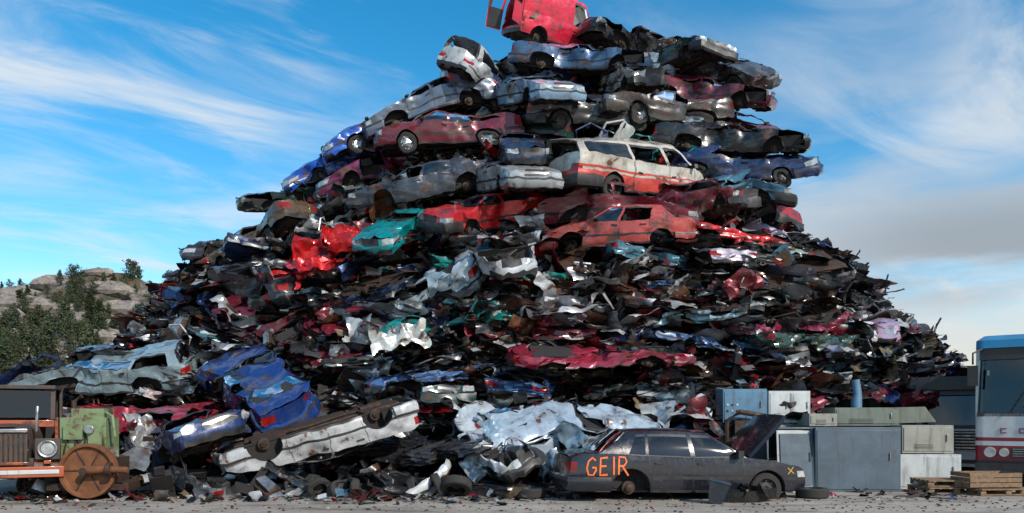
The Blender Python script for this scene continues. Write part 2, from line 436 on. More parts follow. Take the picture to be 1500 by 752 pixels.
def waves(V,k,rng,n=5,ridge=False):
    out=np.zeros_like(V)
    for a in range(3):
        for i in range(n):
            d=np.array([rng.gauss(0,1) for _ in range(3)]); d/=np.linalg.norm(d); d*=k*rng.uniform(.6,1.7)
            s=V@d+rng.uniform(0,6.28)
            out[:,a]+= (1-2*np.abs(np.sin(s))) if ridge else np.sin(s)
    return out/math.sqrt(n)
def deform(V,rng,low=.05,hi=.012,roof=1.,belt=.92,dents=3,depth=.2,bend=0.):
    V=np.array(V,float)
    m=V[:,2]>belt
    if roof<1:
        d=V[m,2]-belt; V[m,0]+=d*rng.uniform(-.45,.45); V[m,1]+=d*rng.uniform(-.4,.4)
        tl=np.clip(roof+V[m,0]*rng.uniform(-.25,.25)+V[m,1]*rng.uniform(-.3,.3),.06,1)
        V[m,2]=belt+d*tl
    c0=V.mean(0)
    for _ in range(dents):
        c=V[rng.randrange(len(V))].copy(); d=c0-c; d/=np.linalg.norm(d)+1e-6
        r=rng.uniform(.28,.75); w=np.exp(-((V-c)**2).sum(1)/r**2); V+=d*(w*rng.uniform(.4,1.)*depth)[:,None]
    if bend:
        xc=rng.uniform(-.5,.8); V[:,2]+=bend*np.abs(V[:,0]-xc); V[:,1]+=rng.uniform(-.12,.12)*np.abs(V[:,0]-xc)
    V+=waves(V,1.7,rng)*low
    V+=waves(V,13,rng,4,True)*hi+waves(V,6,rng,3,True)*hi*1.4
    return V
rng=random.Random(11)
LIB={}
def lib(key,kind,roof,low,hi,dents,depth,zs=1.,bend=0.,**k):
    mb=car(kind,rng,**k); belt=1.12 if kind=='van' else (.98 if kind=='smallvan' else .93)
    V=deform(mb.v,rng,low,hi,roof,belt,dents,depth,bend)
    if zs!=1: V[:,2]=V[:,2]*zs
    LIB[key]=mb.mesh('wreck_'+key,CARM,V,sharp=28)
i=0
for kind in('sedan','hatch','wagon','sedan','hatch','sedan','wagon','hatch','sedan','hatch','van','sedan','hatch','wagon','sedan'):
    lib('A%d'%i,kind,rng.choice([.6,.45,.3,.2,.5]),rng.uniform(.04,.07),rng.uniform(.013,.023),11,rng.uniform(.38,.58),bend=rng.choice([0,.06,-.08,.14,-.12]),
        glass=rng.choice([0,0,.4]),wheels=rng.choice(['none','none','none','wheel','black']),hood=rng.random()<.55,
        bumpers=(rng.random()<.5,rng.random()<.5),trim=rng.random()<.6,boot=rng.random()<.7,nodoor=rng.choice([0,1,2]))
    i+=1
NA=i
for j in range(16):
    lib('B%d'%j,rng.choice(['sedan','hatch','wagon','sedan']),rng.uniform(.05,.25),rng.uniform(.08,.14),rng.uniform(.024,.042),12,rng.uniform(.4,.75),
        zs=rng.uniform(.45,.75),bend=rng.uniform(-.15,.15),glass=0,wheels='none',hood=rng.random()<.5,bumpers=(rng.random()<.4,rng.random()<.4),trim=rng.random()<.5,doors=False,nodoor=rng.choice([0,1,2]))
# ---------------------------------------------------------------- junk clusters
PAL=[((.007,.007,.008),23),((.024,.023,.024),21),((.09,.09,.09),10),((.40,.41,.42),15),((.64,.65,.66),8),((.10,.045,.024),10),
 ((.12,.010,.016),5),((.40,.010,.012),2),((.010,.028,.09),5),((.005,.12,.13),2),((.25,.20,.13),2),((.08,.16,.22),4)]
PALR=[((.007,.007,.008),20),((.03,.025,.024),19),((.09,.085,.08),8),((.38,.38,.38),10),((.6,.6,.6),4),((.12,.05,.025),19),
 ((.20,.012,.022),12),((.34,.015,.018),4),((.25,.19,.12),4)]
PALW=[((.007,.007,.008),14),((.03,.03,.03),14),((.14,.14,.15),12),((.50,.51,.52),22),((.72,.72,.73),20),((.10,.045,.025),9),((.01,.14,.14),2),((.42,.015,.015),2)]
def pick(pal,rg): return rg.choices([p[0] for p in pal],[p[1] for p in pal])[0]
def tri(x): return np.abs((x/math.pi)%2-1)*2-1
def sheet(mb,rg,c,size,col,flat=.5,asp=None,mat=0,amp=1.,fine=1.):
    a=size; b=size*(asp or rg.uniform(.35,.9)); q=(.07 if size<1.6 else .09)/fine
    nu,nv=max(5,int(a/q)),max(4,int(b/q)) if b>.2 else 3
    u,v=np.meshgrid(np.linspace(-a/2,a/2,nu+1),np.linspace(-b/2,b/2,nv+1),indexing='ij')
    z=np.zeros_like(u); xx=u.copy(); yy=v.copy(); A=size*.075*amp
    for k in range(6):
        t=rg.uniform(0,6.28); f=rg.uniform(4,16)/max(.4,size)**.5*fine; ph=rg.uniform(0,6)
        s_=tri(f*(math.cos(t)*u+math.sin(t)*v)+ph); g_=A*rg.uniform(.3,1.2)*(4/f)**.5
        z+=g_*s_; ph2=rg.uniform(0,6); s2=tri(f*.7*(math.sin(t)*u-math.cos(t)*v)+ph2); xx+=g_*.6*s2*math.cos(t); yy+=g_*.6*s2*math.sin(t)
    cu=rg.uniform(-2.2,2.2)/size
    if abs(cu)>.05: r=1/cu; x=np.sin(xx*cu)*(r-z); zz=r-(r-z)*np.cos(xx*cu)
    else: x=xx;zz=z
    P=np.stack([x,yy+.15*z,zz],-1).reshape(-1,3)
    P+=waves(P,18,rg,3,True)*.010
    e=Euler((rg.gauss(0,flat),rg.gauss(0,flat),rg.uniform(0,6.28))).to_matrix()
    P=P@np.array(e).T+np.array(c)
    P=P.reshape(nu+1,nv+1,3)
    mb.grid([[tuple(p) for p in r] for r in P.tolist()],mat,col)
def cluster(seed,pal,sx=.8,sy=.4,sz=.34,n=11):
    rg=random.Random(seed); mb=MB()
    R3=lambda k=1.:(rg.uniform(-sx,sx)*k,rg.uniform(-sy,sy)*k,rg.uniform(-sz,sz)*k)
    for _ in range(n): sheet(mb,rg,R3(),rg.uniform(.5,1.5),pick(pal,rg),rg.choice([.25,.45,1.0]))
    for _ in range(5):
        c=Vector(R3()); p=[c]
        for k in range(5): p.append(p[-1]+Vector((rg.gauss(.0,.16),rg.gauss(0,.12),rg.gauss(0,.07))))
        mb.tube(p,rg.choice([.008,.014,.025,.04]),0,6,pick(pal,rg))
    for _ in range(2):
        mb.box(Vector(R3()),(rg.uniform(.12,.4),rg.uniform(.1,.25),rg.uniform(.08,.22)),0,(rg.uniform(0,3),rg.uniform(0,3),rg.uniform(0,3)),pick(pal,rg))
    for _ in range(5): sheet(mb,rg,R3(),rg.uniform(.8,1.7),pick(pal,rg),.3,.08,amp=.5)
    if rg.random()<.6:
        c=(rg.uniform(-sx,sx)*.7,-sy*.8,rg.uniform(-sz,sz)*.6); mb.lathe(c,[(.001,-.03),(.1,-.03),(.13,-.05),(.14,0),(.06,.01),(.05,.05),(.001,.05)],0,16,rg.choice('xyz'),(.05,.03,.022))
    V=np.array(mb.v); V+=waves(V,4,rg)*.03
    return mb.mesh('scrap_bundle',[M_junk],V,26,True)
JN=[cluster(100+k,PAL) for k in range(14)]
JR=[cluster(200+k,PALR) for k in range(6)]
JW=[cluster(300+k,PALW) for k in range(6)]
PT=[]
def part(fn,n):
    for k in range(n):
        mb=MB(); r_=random.Random(500+len(PT)*7); fn(mb,r_); V=np.array(mb.v); V=V+waves(V,2.2,r_)*.05+waves(V,9,r_,4,True)*.022
        PT.append(mb.mesh('car_part',CARM,V,28))
def door(mb,r):
    mb.grid([[(x,-.05*math.sin(math.pi*(z/.62)),z) for z in ease(0,.62,7)] for x in ease(-.5,.5,10)],PA)
    mb.grid([[(x,.07,z) for z in ease(0.02,.6,5)] for x in ease(-.48,.48,6)],RU)
    for p in ([(-.5,0,.62),(-.42,.08,1.0),(.1,.12,1.05)],[(.1,.12,1.05),(.5,.0,.62)],[(-.46,0,.0),(.46,0,0)]): mb.tube(p,.03,PA,6)
    mb.box((.36,-.07,.5),(.16,.04,.04),BL)
def bonnet(mb,r):
    mb.grid([[(x,y*(1-.1*x*x),.08*(1-y*y*1.8)-.06*max(0,x)**2) for y in ease(-.68,.68,12)] for x in ease(-.5,.55,10)],PA)
    mb.grid([[(x,y,-.03) for y in ease(-.55,.55,8)] for x in (-.4,-.1,0.1,.4)],RU)
def tyre(mb,r): wheel(mb,0,0,0,.3,1,CH if r.random()<.4 else BL)
def bumper(mb,r): mb.grid([[(.25*(1-abs(f)**3)+o,f*.8,z) for o,z in((-.05,0),(.02,.02),(.05,.1),(.04,.2),(-.04,.24))] for f in ease(-1,1,14)],BL if r.random()<.5 else PA)
def seat(mb,r): mb.box((0,0,.1),(.5,.5,.2),IN); mb.box((-.25,0,.45),(.16,.48,.6),IN,(0,-.3,0)); mb.box((-.38,0,.85),(.09,.24,.16),IN)
def engine(mb,r):
    mb.box((0,0,0),(.6,.4,.4),RU); mb.box((.0,0,.25),(.5,.22,.12),CH); mb.box((.4,0,-.05),(.3,.3,.28),CH,(0,.2,0)); mb.lathe((-.34,0,0),[(.001,-.03),(.13,-.03),(.13,.03),(.001,.03)],RU,16,'x')
    for k in range(5): mb.tube([(r.uniform(-.3,.3),-.2,r.uniform(-.1,.2)),(r.uniform(-.3,.3),-.36,r.uniform(-.2,.2)),(r.uniform(-.3,.3),-.2,r.uniform(-.2,.1))],.025,RU,6)
for fn,n in((door,5),(bonnet,4),(tyre,2),(bumper,3),(seat,1),(engine,3)): part(fn,n)

# ---------------------------------------------------------------- pile surface
ZK=[0,2,3,4,6,7.8,9.2,11,13,14.2,15]
XL=[-20,-18,-15.0,-13.6,-12.0,-9.9,-7.9,-6.0,-3.7,-2.0,-1.2]
XR=[16.0,15.5,15.0,14.2,12.0,10.3,9.3,8.4,8.0,7.1,6.2]
YF=[17.6,18.5,18.9,19.4,20.5,21.4,22.3,23.6,25.2,26.2,27.0]
YC=29.; XC=2.8; NE=2.4
def surf(th,z,inset=0.):
    l,r,f=[float(np.interp(z,ZK,q)) for q in(XL,XR,YF)]
    c,s=math.cos(th),math.sin(th)
    a=(r-XC if c>0 else XC-l)-inset; b=YC-f-inset
    if s<0: b=7
    x=XC+a*math.copysign(abs(c)**(2/NE),c); y=YC-b*math.copysign(abs(s)**(2/NE),s)
    return Vector((x,y,z))
def tang(th,z):
    d=surf(th+.02,z)-surf(th-.02,z); return math.atan2(d.y,d.x)
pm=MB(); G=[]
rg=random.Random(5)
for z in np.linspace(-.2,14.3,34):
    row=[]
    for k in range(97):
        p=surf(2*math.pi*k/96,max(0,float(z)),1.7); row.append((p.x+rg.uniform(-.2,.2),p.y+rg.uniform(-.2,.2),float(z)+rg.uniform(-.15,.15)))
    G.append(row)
pm.grid(G,0,(.01,.009,.009)); c=len(G[-1])  # near-black core filling the pile; shade of the deep gaps put into its colour
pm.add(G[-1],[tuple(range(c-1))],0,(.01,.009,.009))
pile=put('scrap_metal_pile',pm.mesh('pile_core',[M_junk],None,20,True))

HERO=[]
def hero(key,x,y,z,yaw=0,pitch=0,roll=0,col=(.1,.1,.1),name='wrecked_car',sc=1.,dz=-.6,lean=14):
    M=Matrix.Rotation(rad(lean),3,'X')@Euler((rad(roll),rad(-pitch),rad(yaw))).to_matrix()
    off=M@Vector((0,0,dz*sc))
    me=LIB[key] if isinstance(key,str) else key
    o=put(name,me,(x+off.x,y+off.y,z+off.z),M.to_euler(),col,None,sc); HERO.append(Vector((x,y,z))); return o
DG=(.022,.024,.028); BK=(.008,.008,.010); MAR=(.14,.006,.020); SIL=(.44,.46,.48); WH=(.62,.63,.63); NV=(.008,.025,.10); BLU=(.004,.085,.46); SL=(.05,.11,.22); RED=(.55,.008,.012); TEA=(.0,.22,.24); GRN=(.010,.04,.035)
special=lib
special('redvan','smallvan',1,.025,.005,3,.2,glass=.2,wheels='none',rearopen=True,bumpers=(1,0),trim=False)
special('bigvan','van',.9,.035,.009,8,.28,glass=.5,wheels='black',stripe=True,bumpers=(1,1),trim=False)
special('sedW','sedan',.75,.04,.010,8,.35,glass=.5,wheels='none',trim=True,bend=-.05)
special('sedX','sedan',.55,.045,.013,9,.4,glass=.3,wheels='none',trim=True,nodoor=1,bend=.07)
special('sedM','sedan',.6,.04,.011,9,.38,glass=.3,wheels='none',trim=True,hood=False,bend=-.08)
special('wagW','wagon',.7,.04,.011,8,.38,glass=.3,wheels='wheel',trim=True,bend=.04)
special('merc','sedan',.4,.04,.011,9,.35,glass=.3,wheels='none',trim=True)
special('bmw','sedan',.45,.05,.016,11,.5,glass=.4,wheels='none')
special('hatR','hatch',.5,.04,.014,10,.45,glass=.2,wheels='none',hood=True)
special('upt','sedan',.35,.035,.010,7,.3,glass=.2,wheels='none')
special('whA','wagon',.4,.08,.028,13,.6,glass=.1,wheels='none',nodoor=2)
special('whB','hatch',.5,.08,.030,13,.6,glass=0,wheels='none',nodoor=1,hood=False)
hero('redvan',1.75,27.4,15.55,30,-12,0,(.62,.012,.045),'wrecked_van',dz=-.9,lean=20)
hero('sedX',2.4,25.6,13.5,-14,-3,0,SL)
hero('A0',.0,26,13.0,15,6,10,NV)
hero('A10',-1.0,26.2,12.95,65,-30,18,(.45,.47,.47),'wrecked_van',dz=-.9,sc=.85)
hero('A3',4.5,27.2,14.7,-155,8,0,BK)
hero('A1',6.0,26.6,14.1,-62,10,-14,GRN)
hero('A2',7.2,27,14.0,-40,-10,12,(.03,.022,.018))
hero('A4',4.0,25.4,12.7,-70,0,0,SIL,lean=20)
hero('merc',.6,24.5,12.0,-66,0,0,(.20,.32,.45),lean=18)
hero('A5',-4.3,25.6,11.4,205,-20,8,BLU)
hero('A9',-6.2,26.5,10.5,200,-18,4,BLU)
hero('sedM',-2.8,25.4,12.0,195,-16,8,(.10,.13,.18))
hero('wagW',-2.0,24.0,10.5,188,-5,0,MAR,lean=10)
hero('A6',-4.2,25.0,9.9,192,-14,0,(.18,.015,.08))
hero('A8',2.7,24.2,11.2,5,3,0,DG)
hero('A11',4.8,24.6,11.4,-160,2,6,(.05,.04,.035))
hero('sedX',6.6,25.8,12.5,-25,-8,0,MAR)
hero('A7',7.5,26.0,11.5,-50,-14,0,MAR)
hero('bigvan',3.45,22.2,8.8,32,-1,0,(.52,.48,.41),'wrecked_van',dz=-1.0,lean=9)
hero('A9',.2,23.2,9.8,-80,0,0,(.012,.03,.07))
hero('merc',-.05,22.3,8.55,-72,2,0,(.30,.32,.33),lean=16)
hero('sedX',-2.7,22.9,8.45,187,-10,4,(.02,.03,.05))
hero('hatR',-.7,21.9,7.5,-142,-4,0,RED,lean=18)
hero('A9',-2.9,22.2,7.2,-120,-6,0,TEA)
hero('sedM',3.0,21.6,7.6,-14,0,0,MAR)
hero('sedW',2.9,21.1,6.75,174,-3,0,(.42,.055,.045),lean=12,sc=.93)
hero('A1',6.5,22.7,8.3,-10,4,0,(.07,.20,.30))
hero('B4',6.4,21.9,7.1,10,-8,0,RED)
hero('A4',5.3,22.1,7.8,-20,0,0,MAR)
hero('sedX',6.8,23.6,10.1,-18,-2,0,BK)
hero('A8',7.0,23.3,9.2,-12,0,0,NV)
hero('A12',-.5,20.7,6.1,-66,4,0,SIL,lean=20)
hero('A3',-7.2,26.5,9.2,205,-12,0,(.015,.035,.035))
hero('A0',-9.4,26.8,7.6,195,-14,0,DG)
hero('B7',2.2,18.9,3.5,5,0,0,(.3,.02,.05))
hero('bmw',-6.2,18.4,2.4,128,16,-22,(.008,.035,.17),lean=4)
hero('A13',-10.9,20.4,2.7,187,-4,0,(.22,.30,.33))
hero('B2',-9.4,18.3,1.8,175,0,0,(.36,.015,.03))
hero('B3',-10.3,21.4,3.6,180,0,0,BK,'burnt_car_frame',sc=1.1)
hero('A3',-7.2,16.6,.95,-52,8,12,NV,lean=6)
hero('A12',-6.7,15.7,.5,-24,-6,-6,(.15,.16,.18),sc=.8,lean=6)
hero('upt',-4.15,16.35,1.05,202,-18,168,(.44,.45,.46),'overturned_car',dz=-.7,lean=-6,sc=.9)
hero('whA',1.25,16.9,1.3,14,4,8,(.36,.44,.52),lean=26,sc=.9)
hero('whB',-.3,16.6,1.15,-60,14,10,(.44,.49,.53),lean=34,sc=.85)
hero('B8',-1.5,15.9,.35,10,0,0,BK)
hero('B5',-2.1,17.2,1.2,-30,10,0,(.02,.02,.025))
hero('B9',-5.3,21.6,6.3,35,8,0,(.60,.008,.012),lean=34)
hero('B12',-4.4,21.7,6.9,20,14,0,(.50,.008,.012),lean=28,sc=.8)
def panel(name,loc,size,col,rot,seed,asp=.7,fine=1.5):
    mb=MB(); rg=random.Random(seed); sheet(mb,rg,(0,0,0),size,col,.01,asp,amp=1.3,fine=fine); 
    return put(name,mb.mesh(name,[M_junk],None,26,True),loc,rot)
panel('crumpled_red_panel',(-5.6,21.2,6.1),1.4,(.55,.008,.012),(rad(50),rad(20),0),3,.7)
panel('crumpled_red_panel',(-4.7,21.2,6.6),1.1,(.50,.01,.015),(rad(70),rad(-20),.5),13,.7)
panel('crumpled_white_panel',(-2.7,18.1,3.5),1.35,(.66,.66,.62),(rad(55),rad(-25),.2),4,.5)
for k in range(6):
    panel('crumpled_car_panel',(-.8+k*.5,15.9+.25*(k%3),.6+.32*((k*5)%3)),.7,[(.38,.46,.52),(.30,.42,.52),(.48,.50,.51)][k%3],(rad(60+17*(k%4)),rad(-40+25*(k%4)),k*.8),40+k)
for k in range(4): panel('crumpled_car_panel',(-8.6+k*.5,16.3+k*.3,1.5-.2*k),.9,[(.3,.015,.03),(.35,.35,.35),(.015,.015,.015),(.2,.015,.015)][k],(rad(40+20*k),rad(10*k),k),60+k)
def near(p,dx,dz,dy=.5): return any(abs(p.x-h_.x)<dx and abs(p.z-h_.z)<dz and p.y<h_.y+dy for h_ in HERO)

# ---- random car ring fill
CC=[(BK,15),(DG,14),((.05,.055,.06),7),(SIL,11),(WH,6),(MAR,9),(NV,9),((.36,.012,.015),4),(GRN,4),(SL,8),((.06,.18,.27),4),((.12,.05,.026),6),(TEA,2),((.25,.02,.06),3)]
CCL=[q for q in CC if q[0][0]<.3]+[(SIL,14)]
rg=random.Random(21); z=.3; cnt=0
def place(me,q,T,yaw,lean,jit,col,sc,flip=False,dz=-.45,nm='wrecked_car_layer'):
    global cnt
    ax=Vector((0,0,1)).cross(Vector((math.cos(T+math.pi/2),math.sin(T+math.pi/2),0)))
    M=Matrix.Rotation(lean,3,ax)@Matrix.Rotation(yaw,3,'Z')@Euler((rg.gauss(0,jit)+(math.pi if flip else 0),rg.gauss(0,jit),0)).to_matrix()
    off=M@Vector((0,0,dz))
    put(nm,me,(q.x+off.x,q.y+off.y,q.z+off.z),M.to_euler(),col,pile,sc); cnt+=1
while z<14.3:
    up=z>6.4
    th=rad(-8)
    while th<rad(188):
        step_len=rg.uniform(2.2,3.3) if up else rg.uniform(1.9,2.9)
        p0=surf(th,z); p1=surf(th+.01,z); dl=(p1-p0).length/.01
        th+=step_len/max(dl,2.)
        if th>rad(188): break
        T=tang(th,z); radial=rg.random()<.36
        inset=(1.6 if radial else .7)+rg.uniform(-.25,.4)
        q=surf(th,z,inset); q.z+=rg.uniform(-.2,.2)
        if any(abs(q.x-h_.x)<1.9 and abs(q.z-h_.z)<.7 and abs(q.y-h_.y)<2.5 for h_ in HERO): 
            q=surf(th,z,inset+1.4)
        yaw=T+(math.pi if rg.random()<.5 else 0)+(math.pi/2*rg.choice([-1,1]) if radial else 0)+rg.gauss(0,.25)
        whole=(up and rg.random()<.8) or rg.random()<.06
        key=('A%d'%rg.choice([0,1,2,3,4,5,6,7,8,9,11,12,13,14])) if whole else 'B%d'%rg.randrange(16)
        col=pick(CC if up else CCL,rg); col=tuple(c*rg.uniform(.7,1.2) for c in col)
        place(LIB[key],q,T,yaw,rad(rg.gauss(14,9)),.16,col,rg.uniform(.85,1.0),(not up and rg.random()<.25))
    z+=rg.uniform(.72,.83) if up else .46
for k in range(14):
    put('wrecked_car_layer',LIB['A%d'%rg.randrange(10)],(rg.uniform(-1.5,6),rg.uniform(28.5,33),13.4+rg.uniform(-.3,.4)),(rg.gauss(0,.1),rg.gauss(0,.1),rg.uniform(0,6)),pick(CC,rg),pile)
def junk(N,z0,z1,ins0,ins1,s0,s1,flatz=(.65,1.),tilt=.22):
    global cnt
    for _ in range(N):
        z=rg.uniform(z0,z1); th=rg.uniform(rad(-8),rad(188)); 
        p=surf(th,z,rg.uniform(ins0,ins1)); T=tang(th,z); L_=JN
        if near(p,1.5,.65): p=surf(th,z,1.9)
        if 2<p.z<5.2 and -1<p.x<5 and rg.random()<.6: L_=JR
        elif 4.2<p.z<6.6 and 1<p.x<8 and rg.random()<.55: L_=JW
        elif rg.random()<.12: L_=rg.choice([JR,JW])
        s=rg.uniform(s0,s1)
        put('scrap_bundle',rg.choice(L_),p,(rg.gauss(0,tilt),rg.gauss(0,tilt*.8),T+rg.choice([0,math.pi])+rg.gauss(0,.3)),None,pile,(s*rg.choice([-1,1])*1.1,s,s*rg.uniform(*flatz))); cnt+=1
junk(520,.1,6.8,.35,1.15,.8,1.25,(.38,.62),.13)
junk(200,.1,7.2,.3,1.1,.7,1.1)
junk(290,6.8,14.2,.7,1.5,.6,1.0)
junk(90,.0,1.6,-.6,.3,.6,1.)
for _ in range(400):
    z=rg.uniform(.2,13.5); th=rg.uniform(0,math.pi); p=surf(th,z,rg.uniform(.1,.8) if z<7.2 else rg.uniform(.7,1.3))
    c_=pick(CC,rg)
    if near(p,1.6,.75): continue
    put('car_part',rg.choice(PT),p,(rg.uniform(-1.2,1.2),rg.uniform(-1.2,1.2),rg.uniform(0,6.28)),c_,pile,rg.uniform(.6,1.))
print('instances',cnt)
deb=MB()
for k in range(470):
    x=rg.uniform(-10.5,1.4) if k<380 else rg.uniform(1.2,9); y=14.2+abs(rg.gauss(0,.8))+ (0 if x<0 else .5)
    if k%6==0: y-=rg.uniform(0,.9)
    s=rg.uniform(.05,.26)*(1 if rg.random()<.75 else 2.0); sheet(deb,rg,(x,y,s*.12+.02),s,pick(PALR if k%2 else PAL,rg),.35)
for k in range(900):
    x=rg.uniform(-10,11); y=rg.uniform(12.6,15); s=rg.uniform(.010,.035)
    deb.box((x,y,s*.3),(s,s*rg.uniform(.5,2),s*.6),0,(0,0,rg.uniform(0,3)),pick(PALR,rg))
put('ground_debris',deb.mesh('ground_debris',[M_junk],None,26,True))
for k in range(20):
    put('loose_car_part',rg.choice(PT[9:]),(rg.uniform(-10,.2),rg.uniform(14.9,16.),rg.uniform(.08,.25)),(rg.uniform(-.6,.6),rg.uniform(-.6,.6),rg.uniform(0,6.28)),pick(CC,rg),pile,.8)

# ---------------------------------------------------------------- foreground sedan
mb=car('audi',random.Random(3),glass=1.,wlist=['black','black','none','wheel'],hood=False,hoodopen=48,bumpers=(0,1),trim=True)
letters={'G':[[(.8,.85),(.5,1),(.15,.8),(.02,.4),(.2,.05),(.6,.02),(.85,.3),(.85,.45),(.5,.45)]],
 'E':[[(.8,1),(.05,.95),(.0,.0),(.8,.04)],[(.02,.5),(.65,.52)]],'I':[[(.4,1.02),(.4,0)]],
 'R':[[(.05,0),(.08,1),(.6,.98),(.75,.75),(.55,.52),(.1,.48)],[(.35,.5),(.9,-.05)]]}
x=-2.1
for ch,wd in (('G',.25),('E',.22),('I',.12),('R',.26)):
    for st in letters[ch]: mb.strip([(x+wd*a*.85,.56+.33*b+.04*(x+2)) for a,b in st],-1,.032,OR,.006)
    x+=wd*1.04
mb.strip([(1.98,.62),(2.12,.76)],-1,.018,YE,.006); mb.strip([(1.98,.74),(2.12,.63)],-1,.018,YE,.006)
V=np.array(mb.v); V=V+waves(V,1.3,random.Random(2))*.006
m=(V[:,0]>1.95); V[m,0]-=.05*np.abs(V[m,1]); V+=waves(V,8,random.Random(4),3)*.0018
M_spaint=paintmat('dark_sedan_paint',(.010,.011,.018),.3,.0,.70,.16,.34,.6)
put('parked_sedan',mb.mesh('parked_sedan',[M_spaint]+CARM[1:],V,30),(3.3,15.25,-.10),(rad(0),rad(1.2),rad(9)))
b=MB(); rgb=random.Random(8); P=[]
for k in range(13):
    u=-1+k/6; P.append([(u*.75,.25*u*u,z+.05*u) for z in(.02,.1,.2,.27)]+[(u*.72,.25*u*u+.12,.3)])
b.grid(P,0,(.012,.012,.013)); sheet(b,rgb,(.1,.2,.2),.8,(.02,.02,.02),.5); sheet(b,rgb,(-.2,.1,.15),.5,(.25,.24,.2),.5)
put('broken_bumper',b.mesh('broken_bumper',[M_junk],None,30,True),(4.45,14.0,0),(0,0,.2),sc=.8)
b=MB(); b.lathe((0,0,0),[(.001,0),(.17,0),(.26,.4),(.28,.4),(.27,.43),(.24,.41),(.16,.03),(.001,.03)],0,4,'z',(.05,.07,.09))
put('plastic_bin',b.mesh('plastic_bin',[M_junk],None,30,True),(3.72,13.9,.0),(rad(8),rad(12),rad(30)))
b=MB(); wheel(b,0,0,0,.31,1,BL)
tm=b.mesh('old_tyre',CARM)
put('old_tyre',tm,(.35,14.9,.10),(rad(90),0,0)); put('old_tyre',tm,(-1.1,15.0,.22),(rad(60),.3,0.4)); put('old_tyre',tm,(5.9,14.9,.1),(rad(90),0,0.4))

# ---------------------------------------------------------------- right-hand cabinets
M_steel=enamel('painted_steel_blue',(.085,.12,.155),.4)
M_wht=enamel('white_enamel',(.52,.55,.55),.4)
M_bei=enamel('beige_enamel',(.29,.29,.25),.5)
M_olv=enamel('olive_steel',(.14,.17,.14),.55)
M_lbl=enamel('light_blue_panel',(.10,.22,.34),.5)
M_wood=simple('pallet_wood',(.24,.15,.085),.85,c2=(.12,.08,.05),scale=14)
AP=[M_steel,M_wht,M_bei,M_olv,M_lbl,M_black,M_rust,M_chrome]
def cabinet(name,loc,sz,body,yaw=0,doors=1,vents=True,open_front=False,knobs=0,pan=None,bev=.012):
    w,d,h=sz; b=MB(); pan=body if pan is None else pan
    if open_front:
        t=.04
        b.box((0,d/2-t/2,h/2),(w,t,h),body); b.box((-w/2+t/2,-t/2,h/2),(t,d-t,h),body); b.box((w/2-t/2,-t/2,h/2),(t,d-t,h),body)
        b.box((0,-t/2,h-t/2),(w-2*t,d-t,t),body); b.box((0,-t/2,t/2),(w-2*t,d-t,t),body)
        b.box((0,0,h*.5),(w-2*t,d*.7,t*.6),body); b.box((w*.15,-d*.1,h*.3),(w*.4,d*.4,h*.35),5)
    else: b.box((0,0,h/2),(w,d,h),body)
    n=doors
    if not open_front:
      for k in range(n):
        dw=w/n-.06; cx=-w/2+(k+.5)*w/n
        b.box((cx,-d/2-.008,h/2),(dw,.016,h-.1),pan)
        b.box((cx+dw*.38,-d/2-.03,h*.55),(.02,.03,min(.16,h*.3)),7)
        if vents:
            for q in range(4): b.box((cx-dw*.1,-d/2-.019,h*.16+q*.03),(dw*.4,.008,.010),5)
    for k in range(knobs):
        b.box((-w/2+.1+(k%3)*.11,-d/2-.022,h*.35+(k//3)*.14),(.05,.012,.05),[5,1][k%2])
    b.box((0,0,-.0+.02),(w*.9,d*.9,.04),5)
    return put(name,b.mesh(name,AP,None,30),loc,(0,0,rad(yaw)),bevel=bev)
cabinet('steel_cabinet',(7.35,16.6,0),(1.78,1.1,1.36),0,-2,1,False)
cabinet('open_steel_cabinet',(5.95,16.7,0),(.98,1.0,1.36),0,-1,1,open_front=True)
b=MB(); b.box((0,0,.65),(.80,.03,1.25),1); b.box((-.0,-.03,.65),(.68,.03,1.1),0); b.box((.3,-.05,.7),(.03,.03,.2),5)
put('cabinet_door',b.mesh('cabinet_door',AP),(6.05,16.12,.03),(rad(-5),0,rad(4)),bevel=.006)
cabinet('control_cabinet',(5.4,17.9,1.45),(1.0,.8,.78),4,-3,1,False,knobs=6,pan=4)
cabinet('white_cabinet',(6.45,18.1,1.45),(.98,.9,.74),1,2,2,True)
cabinet('base_cabinet',(5.9,18.2,0),(2.2,1.0,1.43),2,0,2)
cabinet('olive_cabinet',(8.2,17.9,1.38),(1.45,.9,.42),3,-3,1)
cabinet('olive_cabinet',(7.0,17.4,1.38),(.65,.6,.28),2,5,1)
cabinet('base_cabinet',(8.1,18.1,0),(1.9,.9,1.36),3,0,2)
cabinet('beige_cabinet',(9.25,17.2,.78),(1.1,.8,.62),2,-4,1)
cabinet('white_cabinet',(9.2,17.1,0),(1.35,.9,.76),1,-3,1)
b=MB(); b.grid([[(-.7,-.5,0),(-.7,.5,0)],[(-.3,-.5,.38),(-.3,.5,.38)],[(.5,-.5,.4),(.5,.5,.4)],[(.75,-.5,.05),(.75,.5,.05)]],3)
b.add([(-.7,-.5,0),(-.3,-.5,.38),(.5,-.5,.4),(.75,-.5,.05)],[(0,1,2,3)],3)
put('machine_cover',b.mesh('machine_cover',AP),(9.0,17.9,1.42),(0,0,-.05))
b=MB(); b.tube([(0,0,0),(0,0,.6),(.03,0,.75),(-.03,.0,1.1)],[.13,.13,.10,.10],4,14); put('ventilation_pipe',b.mesh('ventilation_pipe',AP),(8.5,18.7,1.4))
b=MB(); b.tube([(0,0,.0),(.0,0,1.5),(.3,0,1.7),(.9,0,1.6)],.06,6,8); b.box((.4,0,1.3),(.5,.3,.4),6); put('rusty_pipework',b.mesh('rusty_pipework',AP),(4.9,17.3,0))
